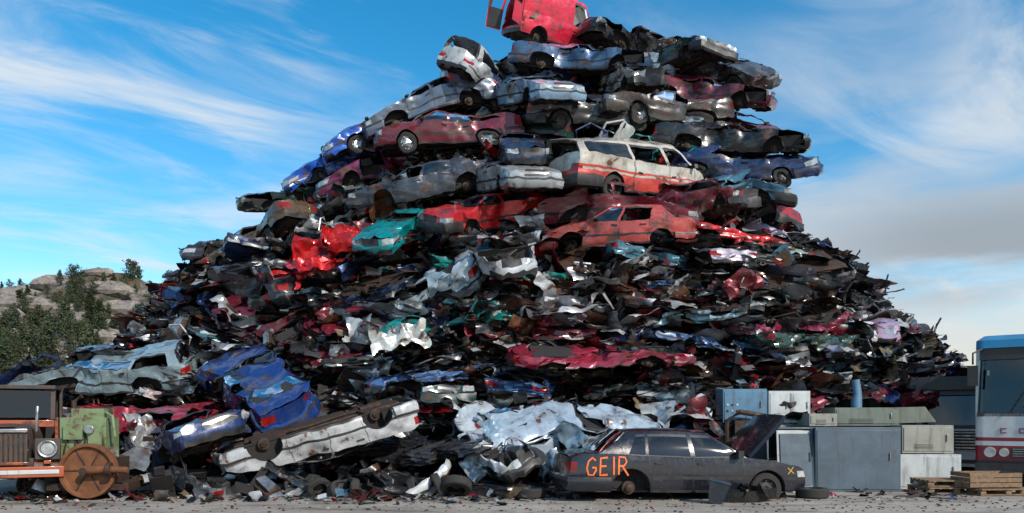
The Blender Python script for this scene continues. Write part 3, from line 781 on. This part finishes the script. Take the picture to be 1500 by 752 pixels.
def pallet(loc,yaw):
    b=MB()
    for y in np.linspace(-.35,.35,5): b.box((0,y,.13),(1.2,.12,.022),0)
    for x in(-.54,0,.54):
        for y in(-.33,0,.33): b.box((x,y,.075),(.12,.1,.08),0)
        b.box((x,0,.108-.0),(.1,.78,.02),0)
    for y in(-.33,0,.33): b.box((0,y,.02),(1.2,.1,.022),0)
    put('wooden_pallet',b.mesh('wooden_pallet',[M_wood]),loc,(0,0,rad(yaw)))
pallet((9.1,15.9,0),3); pallet((9.15,15.9,.145),-2); pallet((9.95,15.6,0),5); 
b=MB()
for k in range(3): b.box((0,-.3,.06+.1*k),(1.1,.02,.085),0); b.box((0,.3,.06+.1*k),(1.1,.02,.085),0); b.box((-.54,0,.06+.1*k),(.02,.56,.085),0); b.box((.54,0,.06+.1*k),(.02,.56,.085),0)
b.box((0,0,.01),(1.1,.56,.015),0); put('wooden_crate',b.mesh('wooden_crate',[M_wood]),(9.75,15.6,.15),(0,0,rad(4)))

# ---------------------------------------------------------------- bus
M_bw=simple('bus_white',(.60,.61,.61),.3,c2=(.45,.45,.44),scale=2,bump=.02)
M_bb=simple('bus_blue',(.02,.20,.38),.3,c2=(.03,.15,.3),scale=2,bump=.02)
M_br=simple('bus_red',(.26,.012,.03),.3,c2=(.18,.01,.03),scale=2,bump=.02)
BM=[M_bw,M_bb,M_br,M_black,M_glass,M_head,M_chrome,M_int,M_rub]
def loftbox(b,w,l,z0,z1,mat,r=.18,top_in=0.,front=.0,n=6):
    def ring(ww,f,z):
        pts=[]
        for (cx,cy,a0) in((ww/2-r,f+r,-90),(ww/2-r,l-r,0),(-ww/2+r,l-r,90),(-ww/2+r,f+r,180)):
            for k in range(n+1):
                t=rad(a0+90*k/n); pts.append((cx+r*math.cos(t),cy+r*math.sin(t),z))
        return pts+[pts[0]]
    zs=[z0,(z0+z1)/2,z1]; G=[ring(w-top_in*i/2,front*i/2,z) for i,z in enumerate(zs)]
    b.grid(G,mat); return G[-1]
b=MB(); w=2.5;l=10.5
loftbox(b,w,l,.32,.62,3); loftbox(b,w-.0,l,.62,.95,2); loftbox(b,w+.01,l,.95,1.05,0); loftbox(b,w+.004,l,1.05,1.13,2); loftbox(b,w,l,1.13,1.66,0)
loftbox(b,w-.03,l-.02,1.66,3.12,4,top_in=.08,front=.12)
for x,s in((-1.2,-1),(1.2,1)):
    b.box((x*.985,.22,2.37),(.11,.2,1.52),0,(-.06,0,0))
    for k in range(1,8): b.box((s*1.215,.35+k*1.4,2.37),(.05,.12,1.52),3)
b.box((0,.09,2.3),(.05,.03,1.4),3,(-.07,0,0)); b.box((0,.10,3.0),(2.3,.12,.28),3); b.box((0,.05,1.64),(2.4,.1,.09),3)
t=loftbox(b,w-.02,l,3.12,3.3,1,front=.05); 
t2=[(p[0]*.9,.25+p[1]*.95,3.42) for p in t]; b.grid([t,t2],1); b.add(t2[:-1],[tuple(range(len(t2)-1))],1)
for x in(-.95,.95): b.lathe((x,-.03,.80),[(.001,-.03),(.11,-.03),(.12,.0),(.12,.06)],5,18); b.lathe((x*.72,-.03,.80),[(.001,-.03),(.09,-.03),(.10,.0),(.10,.06)],5,18)
b.box((0,-.02,.80),(1.1,.05,.22),3)
for k in range(4): b.box((0,-.05,.73+k*.05),(1.05,.015,.012),6)
b.box((0,-.06,.45),(2.45,.14,.22),3); b.box((0,-.135,.46),(.5,.01,.11),0)
for x in(-.6,.35): b.tube([(x,-.04,1.66),(x+.35,.0,2.3)],.012,3,5); b.box((x+.38,.0,2.15),(.02,.02,.75),3,(-.07,.35,0))
for s in(-1,1): b.tube([(s*1.1,.0,3.1),(s*1.25,-.25,3.0),(s*1.25,-.25,2.75)],.022,3,6); b.box((s*1.25,-.25,2.5),(.2,.08,.45),3)
for k in range(4): b.box((-.75+.5*k,1.4,1.75),(.42,.5,1.1),7)
b.box((0,.5,1.6),(2.3,.6,.16),7); b.box((0,5,1.0),(2.3,9,.04),7); b.box((0,1.9,2.3),(2.3,.04,1.5),7)
b.lathe((-.5,.75,1.95),[(.2,0),(.22,.02),(.2,.04)],3,16)
for s in(-1,1):
    for y in(2.6,7.6): b.lathe((s*1.12,y,.48),[(.001,.1*s),(.28,.1*s),(.3,.13*s),(.46,.12*s),(.48,.06*s),(.48,-.15*s),(.001,-.15*s)],8,22,'x')
for k,lx in enumerate((-.7,-.35,0.,.35,.7)):
    b.box((lx,-.012,1.325),(.12,.012,.022),2); b.box((lx,-.012,1.235),(.12,.012,.022),2); b.box((lx-.049,-.012,1.28),(.022,.012,.066),2)
    if k%2: b.box((lx+.049,-.012,1.28),(.022,.012,.066),2)
put('bus',b.mesh('bus',BM,None,30),(11.4,16.3,0),(0,0,rad(-38)))
b=MB()
loftbox(b,2.4,2.0,.55,1.35,0,.12); loftbox(b,2.38,1.98,1.35,1.45,3,.12); loftbox(b,2.36,1.96,1.45,2.25,4,.12,.1,.1)
for s in(-1,1): b.box((s*1.12,.18,1.85),(.1,.14,.84),3,(-.12,0,0)); b.box((s*1.14,1.3,1.85),(.07,1.2,.84),0)
t=loftbox(b,2.28,1.95,2.25,2.75,3,.14,.2,.15); b.add(t[:-1],[tuple(range(len(t)-1))],3)
b.box((0,-.02,1.05),(1.5,.06,.5),3)
for k in range(6): b.box((0,-.06,.85+k*.08),(1.4,.02,.02),6)
b.box((0,-.08,.5),(2.4,.2,.28),0); b.box((0,-.19,.5),(1.2,.01,.1),3)
for s in(-1,1):
    b.box((s*.98,-.05,.92),(.3,.06,.2),5); b.box((s*1.36,.0,1.9),(.18,.08,.5),3); b.tube([(s*1.2,.1,2.1),(s*1.36,.0,2.1)],.02,3,5)
    for y in(.9,4.5,5.7): b.lathe((s*1.05,y,.48),[(.001,.1*s),(.28,.1*s),(.3,.13*s),(.46,.12*s),(.48,.06*s),(.48,-.15*s),(.001,-.15*s)],8,22,'x')
b.box((0,4.2,.75),(.9,5.5,.2),3); b.box((0,.9,1.3),(2.2,1.2,.1),7); b.box((0,1.4,1.8),(2.1,.04,.9),7)
b.box((0,.02,2.5),(1.6,.1,.22),3)
put('truck',b.mesh('truck',BM,None,30),(11.1,19.2,0),(0,0,rad(-36)),sc=.95)

# ---------------------------------------------------------------- old truck (left, nose to camera)
M_otr=paintmat('old_truck_orange',(.36,.08,.03),1.1,0,.5)
M_otd=simple('old_truck_dark',(.03,.028,.027),.6,c2=(.08,.05,.035))
M_gr=paintmat('machine_green',(.17,.23,.11),.8,0,.55)
M_drum=simple('rusty_orange_drum',(.20,.075,.025),.75,.1,c2=(.09,.035,.018),scale=5,bump=.4)
OM=[M_otr,M_otd,M_rust,M_chrome,M_head,M_glass,M_rub,M_int,M_gr,M_wht,M_drum]
b=MB(); P=[]
for y in ease(0,1.3,6):
    k=.92+.08*y; P.append([(x*k,y,z+.03*y) for x,z in((-.55,.75),(-.56,1.15),(-.5,1.32),(-.3,1.40),(0,1.42),(.3,1.40),(.5,1.32),(.56,1.15),(.55,.75))])
b.grid(P,1); b.box((0,-.0,1.02),(1.0,.05,.62),1)
for k in range(12): b.box((-.44+k*.08,-.035,1.02),(.022,.03,.56),2)
b.box((0,-.04,1.33),(1.02,.06,.07),3); b.box((0,-.04,.71),(1.06,.06,.06),0); 
for s in(-1,1):
    G=[]
    for t in ease(-10,190,12):
        a=rad(t); G.append([(s*.6,.55-.55*math.cos(a),.55+.42*math.sin(a)),(s*1.08,.55-.55*math.cos(a),.52+.40*math.sin(a)),(s*1.1,.55-.52*math.cos(a),.48+.36*math.sin(a))])
    b.grid(G,0)
    b.box((s*.83,.02,.98),(.42,.1,.40),1)
    b.lathe((s*.83,-.04,.98),[(.001,-.02),(.09,-.03),(.12,-.02),(.125,0)],4,20); b.lathe((s*.83,-.04,.98),[(.125,-.04),(.165,-.05),(.175,0),(.17,.08)],3,20)
    b.box((s*.83,-.04,.73),(.12,.05,.07),0)
    b.lathe((s*.88,.55,.45),[(.001,.06*s),(.2,.05*s),(.26,.1*s),(.42,.11*s),(.45,.06*s),(.45,-.12*s),(.001,-.12*s)],6,24,'x')
    b.box((s*.72,1.55,1.85),(.09,.1,.65),1,(-.1,0,0)); b.box((s*.78,2.05,1.15),(.06,1.0,.85),0); b.box((s*.75,2.5,1.85),(.06,.12,.65),1)
b.box((0,-.22,.56),(2.25,.12,.2),0); b.box((0,-.29,.56),(2.1,.02,.08),9)
for s in(-1,1): b.box((s*.4,-.1,.56),(.1,.25,.1),1)
b.box((0,1.5,1.45),(1.5,.1,.14),0); b.box((0,1.56,1.86),(1.4,.02,.6),5,(-.1,0,0)); b.box((0,2.1,2.2),(1.55,1.3,.08),1); b.box((0,2.6,1.6),(1.5,.06,1.2),7)
b.box((0,1.9,.7),(1.2,3.6,.2),1)
b.tube([(.6,.3,1.3),(.62,.3,1.8)],.03,3,8)
put('old_truck',b.mesh('old_truck',OM,None,30),(-9.6,14.1,0),(0,0,rad(24)),bevel=.012)
b=MB()
b.box((-.15,.2,1.15),(.85,.6,.85),8); b.box((-.1,.2,1.66),(.6,.45,.18),8); b.box((-.3,-.14,1.3),(.35,.1,.3),8); b.box((.1,-.14,1.1),(.25,.08,.5),8)
b.tube([(-.45,.2,1.5),(-.45,.2,1.9),(-.3,.2,2.0)],.05,2,8); b.tube([(.15,.1,1.7),(.4,-.1,1.6),(.45,-.1,1.2)],.03,8,8)
b.box((0,.2,.25),(1.5,.9,.14),2); b.box((-.5,.2,.5),(.12,.7,.6),2); b.box((.4,.2,.5),(.12,.7,.6),2)
b.lathe((.05,-.3,.56),[(.001,-.04),(.1,-.06),(.12,-.02),(.44,-.02),(.46,-.09),(.52,-.09),(.52,.1),(.46,.1),(.1,.1)],10,40)
for k in range(6):
    t=k*math.pi/3; b.box((.05+.28*math.cos(t),-.325,.56+.28*math.sin(t)),(.36,.012,.03),2,(0,-t,0))
b.tube([(.05,-.2,.56),(.05,-.55,.56)],.075,2,12); b.tube([(.05,-.45,.58),(.45,-.48,.60),(.85,-.5,.58)],[.09,.07,.06],10,12); b.lathe((.5,-.48,.60),[(.001,-.04),(.13,-.04),(.13,.04),(.001,.04)],2,14,'x')
b.lathe((.02,-.2,1.35),[(.001,-.04),(.09,-.04),(.09,.0)],3,16)
for k in range(5): b.tube([(-.5+.15*k,-.12,.8),(-.45+.18*k,-.16,1.0),(-.4+.15*k,-.1,1.3)],.018,2,5)
put('winch_machine',b.mesh('winch_machine',OM,None,30),(-8.15,14.75,0),(0,0,rad(5)),bevel=.012)

# ---------------------------------------------------------------- ground
t=NT('ground_gravel'); tc=t.node('ShaderNodeTexCoord'); co=tc.outputs['Object']
mp=t.node('ShaderNodeMapping'); mp.inputs['Scale'].default_value=(.5,1.6,1); t.link(co,mp.inputs[0])
n1=t.noise(co,.35,6,.6,.5); n2=t.noise(co,5,6,.7); n3=t.noise(co,38,3,.7); n4=t.noise(mp.outputs[0],.9,6,.65,.8)
c=t.mix(t.ramp(n1,.38,.62),(.24,.21,.18),(.37,.335,.29)); c=t.mix(t.ramp(n2,.45,.75,0,.6),c,(.12,.105,.09)); c=t.mix(t.ramp(n3,.58,.7,0,.5),c,(.42,.40,.36))
c=t.mix(t.ramp(n3,.30,.42,.5,0),c,(.07,.06,.05)); c=t.mix(t.ramp(n4,.52,.66,0,.75),c,(.085,.072,.06))
t.set('Base Color',c); t.set('Roughness',t.ramp(n4,.45,.7,.9,.45)); t.bump(n3,.5,.02)
b=MB(); b.grid([[(x,y,0) for y in(-300,-50,0,20,60,200,900)] for x in(-900,-200,-40,0,40,200,900)],0); put('ground',b.mesh('ground',[t.m]))

# ---------------------------------------------------------------- hill + trees
hr=random.Random(77)
from mathutils import noise as mnoise
def hn(x,y): return mnoise.fractal(Vector((x*.02,y*.02,0)),1.,2.2,6)
def hill(x,y):
    r=np.interp(y,[60,85,110,150,185,260],[0,5,12,26,32.,29])
    px=x/max(y,1)
    f=np.interp(px,[-1.6,-.68,-.5,-.4,-.2,.0],[1.08,.98,.92,.80,.4,0])
    return float(max(-1,r*f+(hn(x,y)*5+abs(mnoise.noise(Vector((x*.09,y*.09,3))))*4)*min(1,r/10)))
b=MB(); b.grid([[(x,y,hill(x,y)) for y in np.arange(60,262,2.2)] for x in np.arange(-260,10,2.2)],0)
t=NT('hill_ground'); tc=t.node('ShaderNodeTexCoord'); co=tc.outputs['Object']; n1=t.noise(co,.09,6,.7,.6); n2=t.noise(co,.5,6,.7)
c=t.mix(t.ramp(n1,.40,.52),(.055,.055,.022),(.12,.08,.045)); rockc=t.mix(t.ramp(n2,.35,.65),(.25,.215,.19),(.08,.066,.056))
c=t.mix(t.ramp(t.noise(co,.12,6,.65,.3),.46,.52),c,rockc); c=t.mix(t.ramp(n2,.48,.66,0,.75),c,(.03,.034,.015))
t.set('Base Color',c); t.set('Roughness',.95); t.bump(n2,.9,1.2)
put('rocky_hill',b.mesh('rocky_hill',[t.m],None,30))
t=NT('pine_foliage'); co=t.coord(); n=t.noise(co,1.3,3); t.set('Base Color',t.mix(t.ramp(n,.35,.65),(.016,.032,.012),(.05,.06,.02))); t.set('Roughness',.8); M_fol=t.m
def tree(seed,h,wd,pine):
    rg=random.Random(seed); b=MB(); b.tube([(0,0,-.3),(.05,0,h*.5),(0,.05,h*.95)],[.04*h*.5,.025*h*.5,.01],1,6)
    nb=14 if pine else 10; pts=[]
    for k in range(nb):
        u=k/nb; z=h*(.22+.74*u); r=wd*(1-u)**.8*rg.uniform(.5,1.15) if pine else wd*math.sin(math.pi*(.15+.8*u))*rg.uniform(.5,1.1)
        for q in range(4):
            a=rg.uniform(0,6.28); tip=Vector((math.cos(a)*r,math.sin(a)*r,z+rg.uniform(-.05,.1)*h)); b.tube([(0,0,z),tip],.012*h*.4,1,4,cap=False)
            for s in range(6): pts.append(Vector((0,0,z)).lerp(tip,.35+.65*rg.random())+Vector([rg.gauss(0,wd*.1) for _ in range(3)]))
    for p in pts:
        for q in range(3):
            c=p+Vector([rg.gauss(0,.06*h*.5) for _ in range(3)]); s=rg.uniform(.03,.075)*h*.6
            d1=Vector([rg.gauss(0,1) for _ in range(3)]).normalized()*s; d2=d1.orthogonal().normalized()*s*.6
            b.add([c-d1,c+d2,c+d1,c-d2],[(0,1,2,3)],0)
    return b.mesh('pine_tree',[M_fol,M_rust],None,180)
TR=[tree(1,4.5,1.3,True),tree(2,5.5,1.5,True),tree(3,3.6,1.5,False),tree(4,5,1.9,False),tree(5,2.2,1.3,False)]
forest=bpy.data.objects.new('hillside_trees',None); COL.objects.link(forest)
for k in range(800):
    y=hr.uniform(84,188); x=-hr.uniform(.36,.80)*y
    d=hn(x*1.7+50,y*1.7)
    if d<.02+hr.uniform(-.1,.1)+(.0 if y<130 else .10) and y<176: continue
    if x/y>-.54 and hr.random()<.6: continue
    if y>176 and hr.random()<.2: continue
    s=hr.uniform(.5,1.1)*(1.15 if y<120 else .9); put('pine_tree',TR[hr.choice([0,1,2,3,4,4,2])],(x,y,hill(x,y)-.2),(0,0,hr.uniform(0,6)),None,forest,(s,s,s*hr.uniform(.8,1.2)))
M_rock=simple('hill_rock',(.27,.235,.205),.9,c2=(.10,.085,.075),scale=1.2,bump=.8)
bb=MB()
for k in range(60):
    y=hr.uniform(95,175); x=-hr.uniform(.42,.72)*y; z=hill(x,y); r=hr.uniform(1.0,3.4); G=[]
    for i in range(7):
        ph=math.pi*i/6; G.append([(x+r*1.7*math.sin(ph)*math.cos(q*math.pi/7)*(1+.3*math.sin(q*2.1+k+i)),y+r*math.sin(ph)*math.sin(q*math.pi/7),z+r*.55*math.cos(ph)*(1+.35*math.sin(3*q+k+i))) for q in list(range(14))+[0]])
    bb.grid(G,0)
put('hill_boulders',bb.mesh('hill_boulders',[M_rock],None,25))

# ---------------------------------------------------------------- light
az=rad(138); el=rad(34)
sun=bpy.data.lights.new('sun','SUN'); sun.energy=4.7; sun.angle=rad(.6); sun.color=(1,.92,.80)
so=bpy.data.objects.new('sun',sun); COL.objects.link(so)
d=Vector((math.sin(az)*math.cos(el),math.cos(az)*math.cos(el),math.sin(el)))
so.rotation_euler=d.to_track_quat('Z','Y').to_euler()
w=bpy.data.worlds.new('World'); scene.world=w; w.use_nodes=True; nt=w.node_tree; N=nt.nodes; Lk=nt.links
bg=N['Background']; bg.inputs['Strength'].default_value=.125
sky=N.new('ShaderNodeTexSky'); sky.sky_type='NISHITA'; sky.sun_disc=False; sky.sun_elevation=el; sky.sun_rotation=az; sky.dust_density=.3; sky.ozone_density=2.2
hs=N.new('ShaderNodeHueSaturation'); hs.inputs['Saturation'].default_value=1.42; hs.inputs['Hue'].default_value=.487; hs.inputs['Value'].default_value=1.5; Lk.new(sky.outputs[0],hs.inputs['Color'])
tc=N.new('ShaderNodeTexCoord'); sp=N.new('ShaderNodeSeparateXYZ'); Lk.new(tc.outputs['Generated'],sp.inputs[0])
def ma(op,a,b=None,cl=False):
    n=N.new('ShaderNodeMath'); n.operation=op; n.use_clamp=cl
    for i,v in enumerate((a,b)):
        if v is None: continue
        if hasattr(v,'links'): Lk.new(v,n.inputs[i])
        else: n.inputs[i].default_value=v
    return n.outputs[0]
def comb(x,y,z):
    n=N.new('ShaderNodeCombineXYZ')
    for i,v in enumerate((x,y,z)):
        if hasattr(v,'links'): Lk.new(v,n.inputs[i])
        else: n.inputs[i].default_value=v
    return n.outputs[0]
def mr(f,a,b,c=0.,d=1.):
    n=N.new('ShaderNodeMapRange'); n.interpolation_type='SMOOTHSTEP'
    for i,v in enumerate((f,a,b,c,d)):
        if i==0: Lk.new(f,n.inputs[0])
        else: n.inputs[i].default_value=v
    return n.outputs[0]
def nz(v,s,det,ro,di):
    n=N.new('ShaderNodeTexNoise'); n.inputs['Scale'].default_value=s; n.inputs['Detail'].default_value=det; n.inputs['Roughness'].default_value=ro; n.inputs['Distortion'].default_value=di
    Lk.new(v,n.inputs['Vector']); return n.outputs['Fac']
X,Y,Z=sp.outputs
zz=ma('MAXIMUM',ma('ADD',Z,.12),.03); u=ma('DIVIDE',X,zz); v=ma('DIVIDE',Y,zz)
mp=N.new('ShaderNodeMapping'); mp.inputs['Rotation'].default_value=(0,0,rad(-38)); Lk.new(comb(u,v,0),mp.inputs[0])
mp2=N.new('ShaderNodeMapping'); mp2.inputs['Scale'].default_value=(.75,1.7,1); mp2.inputs['Location'].default_value=(3.1,.4,0); Lk.new(mp.outputs[0],mp2.inputs[0])
a=nz(mp2.outputs[0],1.5,12,.62,.6); bq=nz(comb(u,v,3.),.75,3,.5,.2)
wis=ma('MULTIPLY',mr(a,.42,.70),mr(bq,.34,.56),True)
low=nz(comb(ma('MULTIPLY',X,1.6),ma('MULTIPLY',Z,7.),1.7),1.5,7,.55,.3)
lowm=ma('MULTIPLY',mr(low,.36,.58),ma('MULTIPLY',mr(Z,.5,.12),mr(X,-.15,.35)))
haze=mr(Z,.34,.0,0,.55)
def mixc(f,a_,b_):
    n=N.new('ShaderNodeMix'); n.data_type='RGBA'; Lk.new(f,n.inputs[0])
    for i,q in((6,a_),(7,b_)):
        if hasattr(q,'links'): Lk.new(q,n.inputs[i])
        else: n.inputs[i].default_value=(*q,1)
    return n.outputs[2]
c=mixc(ma('MULTIPLY',haze,mr(X,-.6,.5,.3,1.)),hs.outputs[0],(5.0,5.6,6.1))
c=mixc(ma('MULTIPLY',wis,.88),c,(6.3,6.7,7.0)); c=mixc(ma('MULTIPLY',lowm,.85),c,(5.2,5.3,5.4))
dark=ma('MULTIPLY',ma('MULTIPLY',mr(Z,.10,.17),mr(Z,.28,.2)),ma('MULTIPLY',mr(X,.25,.5),mr(low,.35,.55)))
c=mixc(ma('MULTIPLY',dark,.75),c,(2.3,2.7,3.1))
cream=ma('MULTIPLY',mr(Z,.16,.06),mr(X,.2,.5)); c=mixc(ma('MULTIPLY',cream,.65),c,(6.5,5.8,5.1))
Lk.new(c,bg.inputs['Color'])
# ---------------------------------------------------------------- camera
cd=bpy.data.cameras.new('camera'); cam=bpy.data.objects.new('camera',cd); COL.objects.link(cam); cam.location=(0,0,1.6); cam.rotation_euler=(rad(90),0,0)
cd.lens=26.64; cd.sensor_width=36; cd.shift_y=.156; cd.clip_end=3000; cd.clip_start=.1
scene.camera=cam
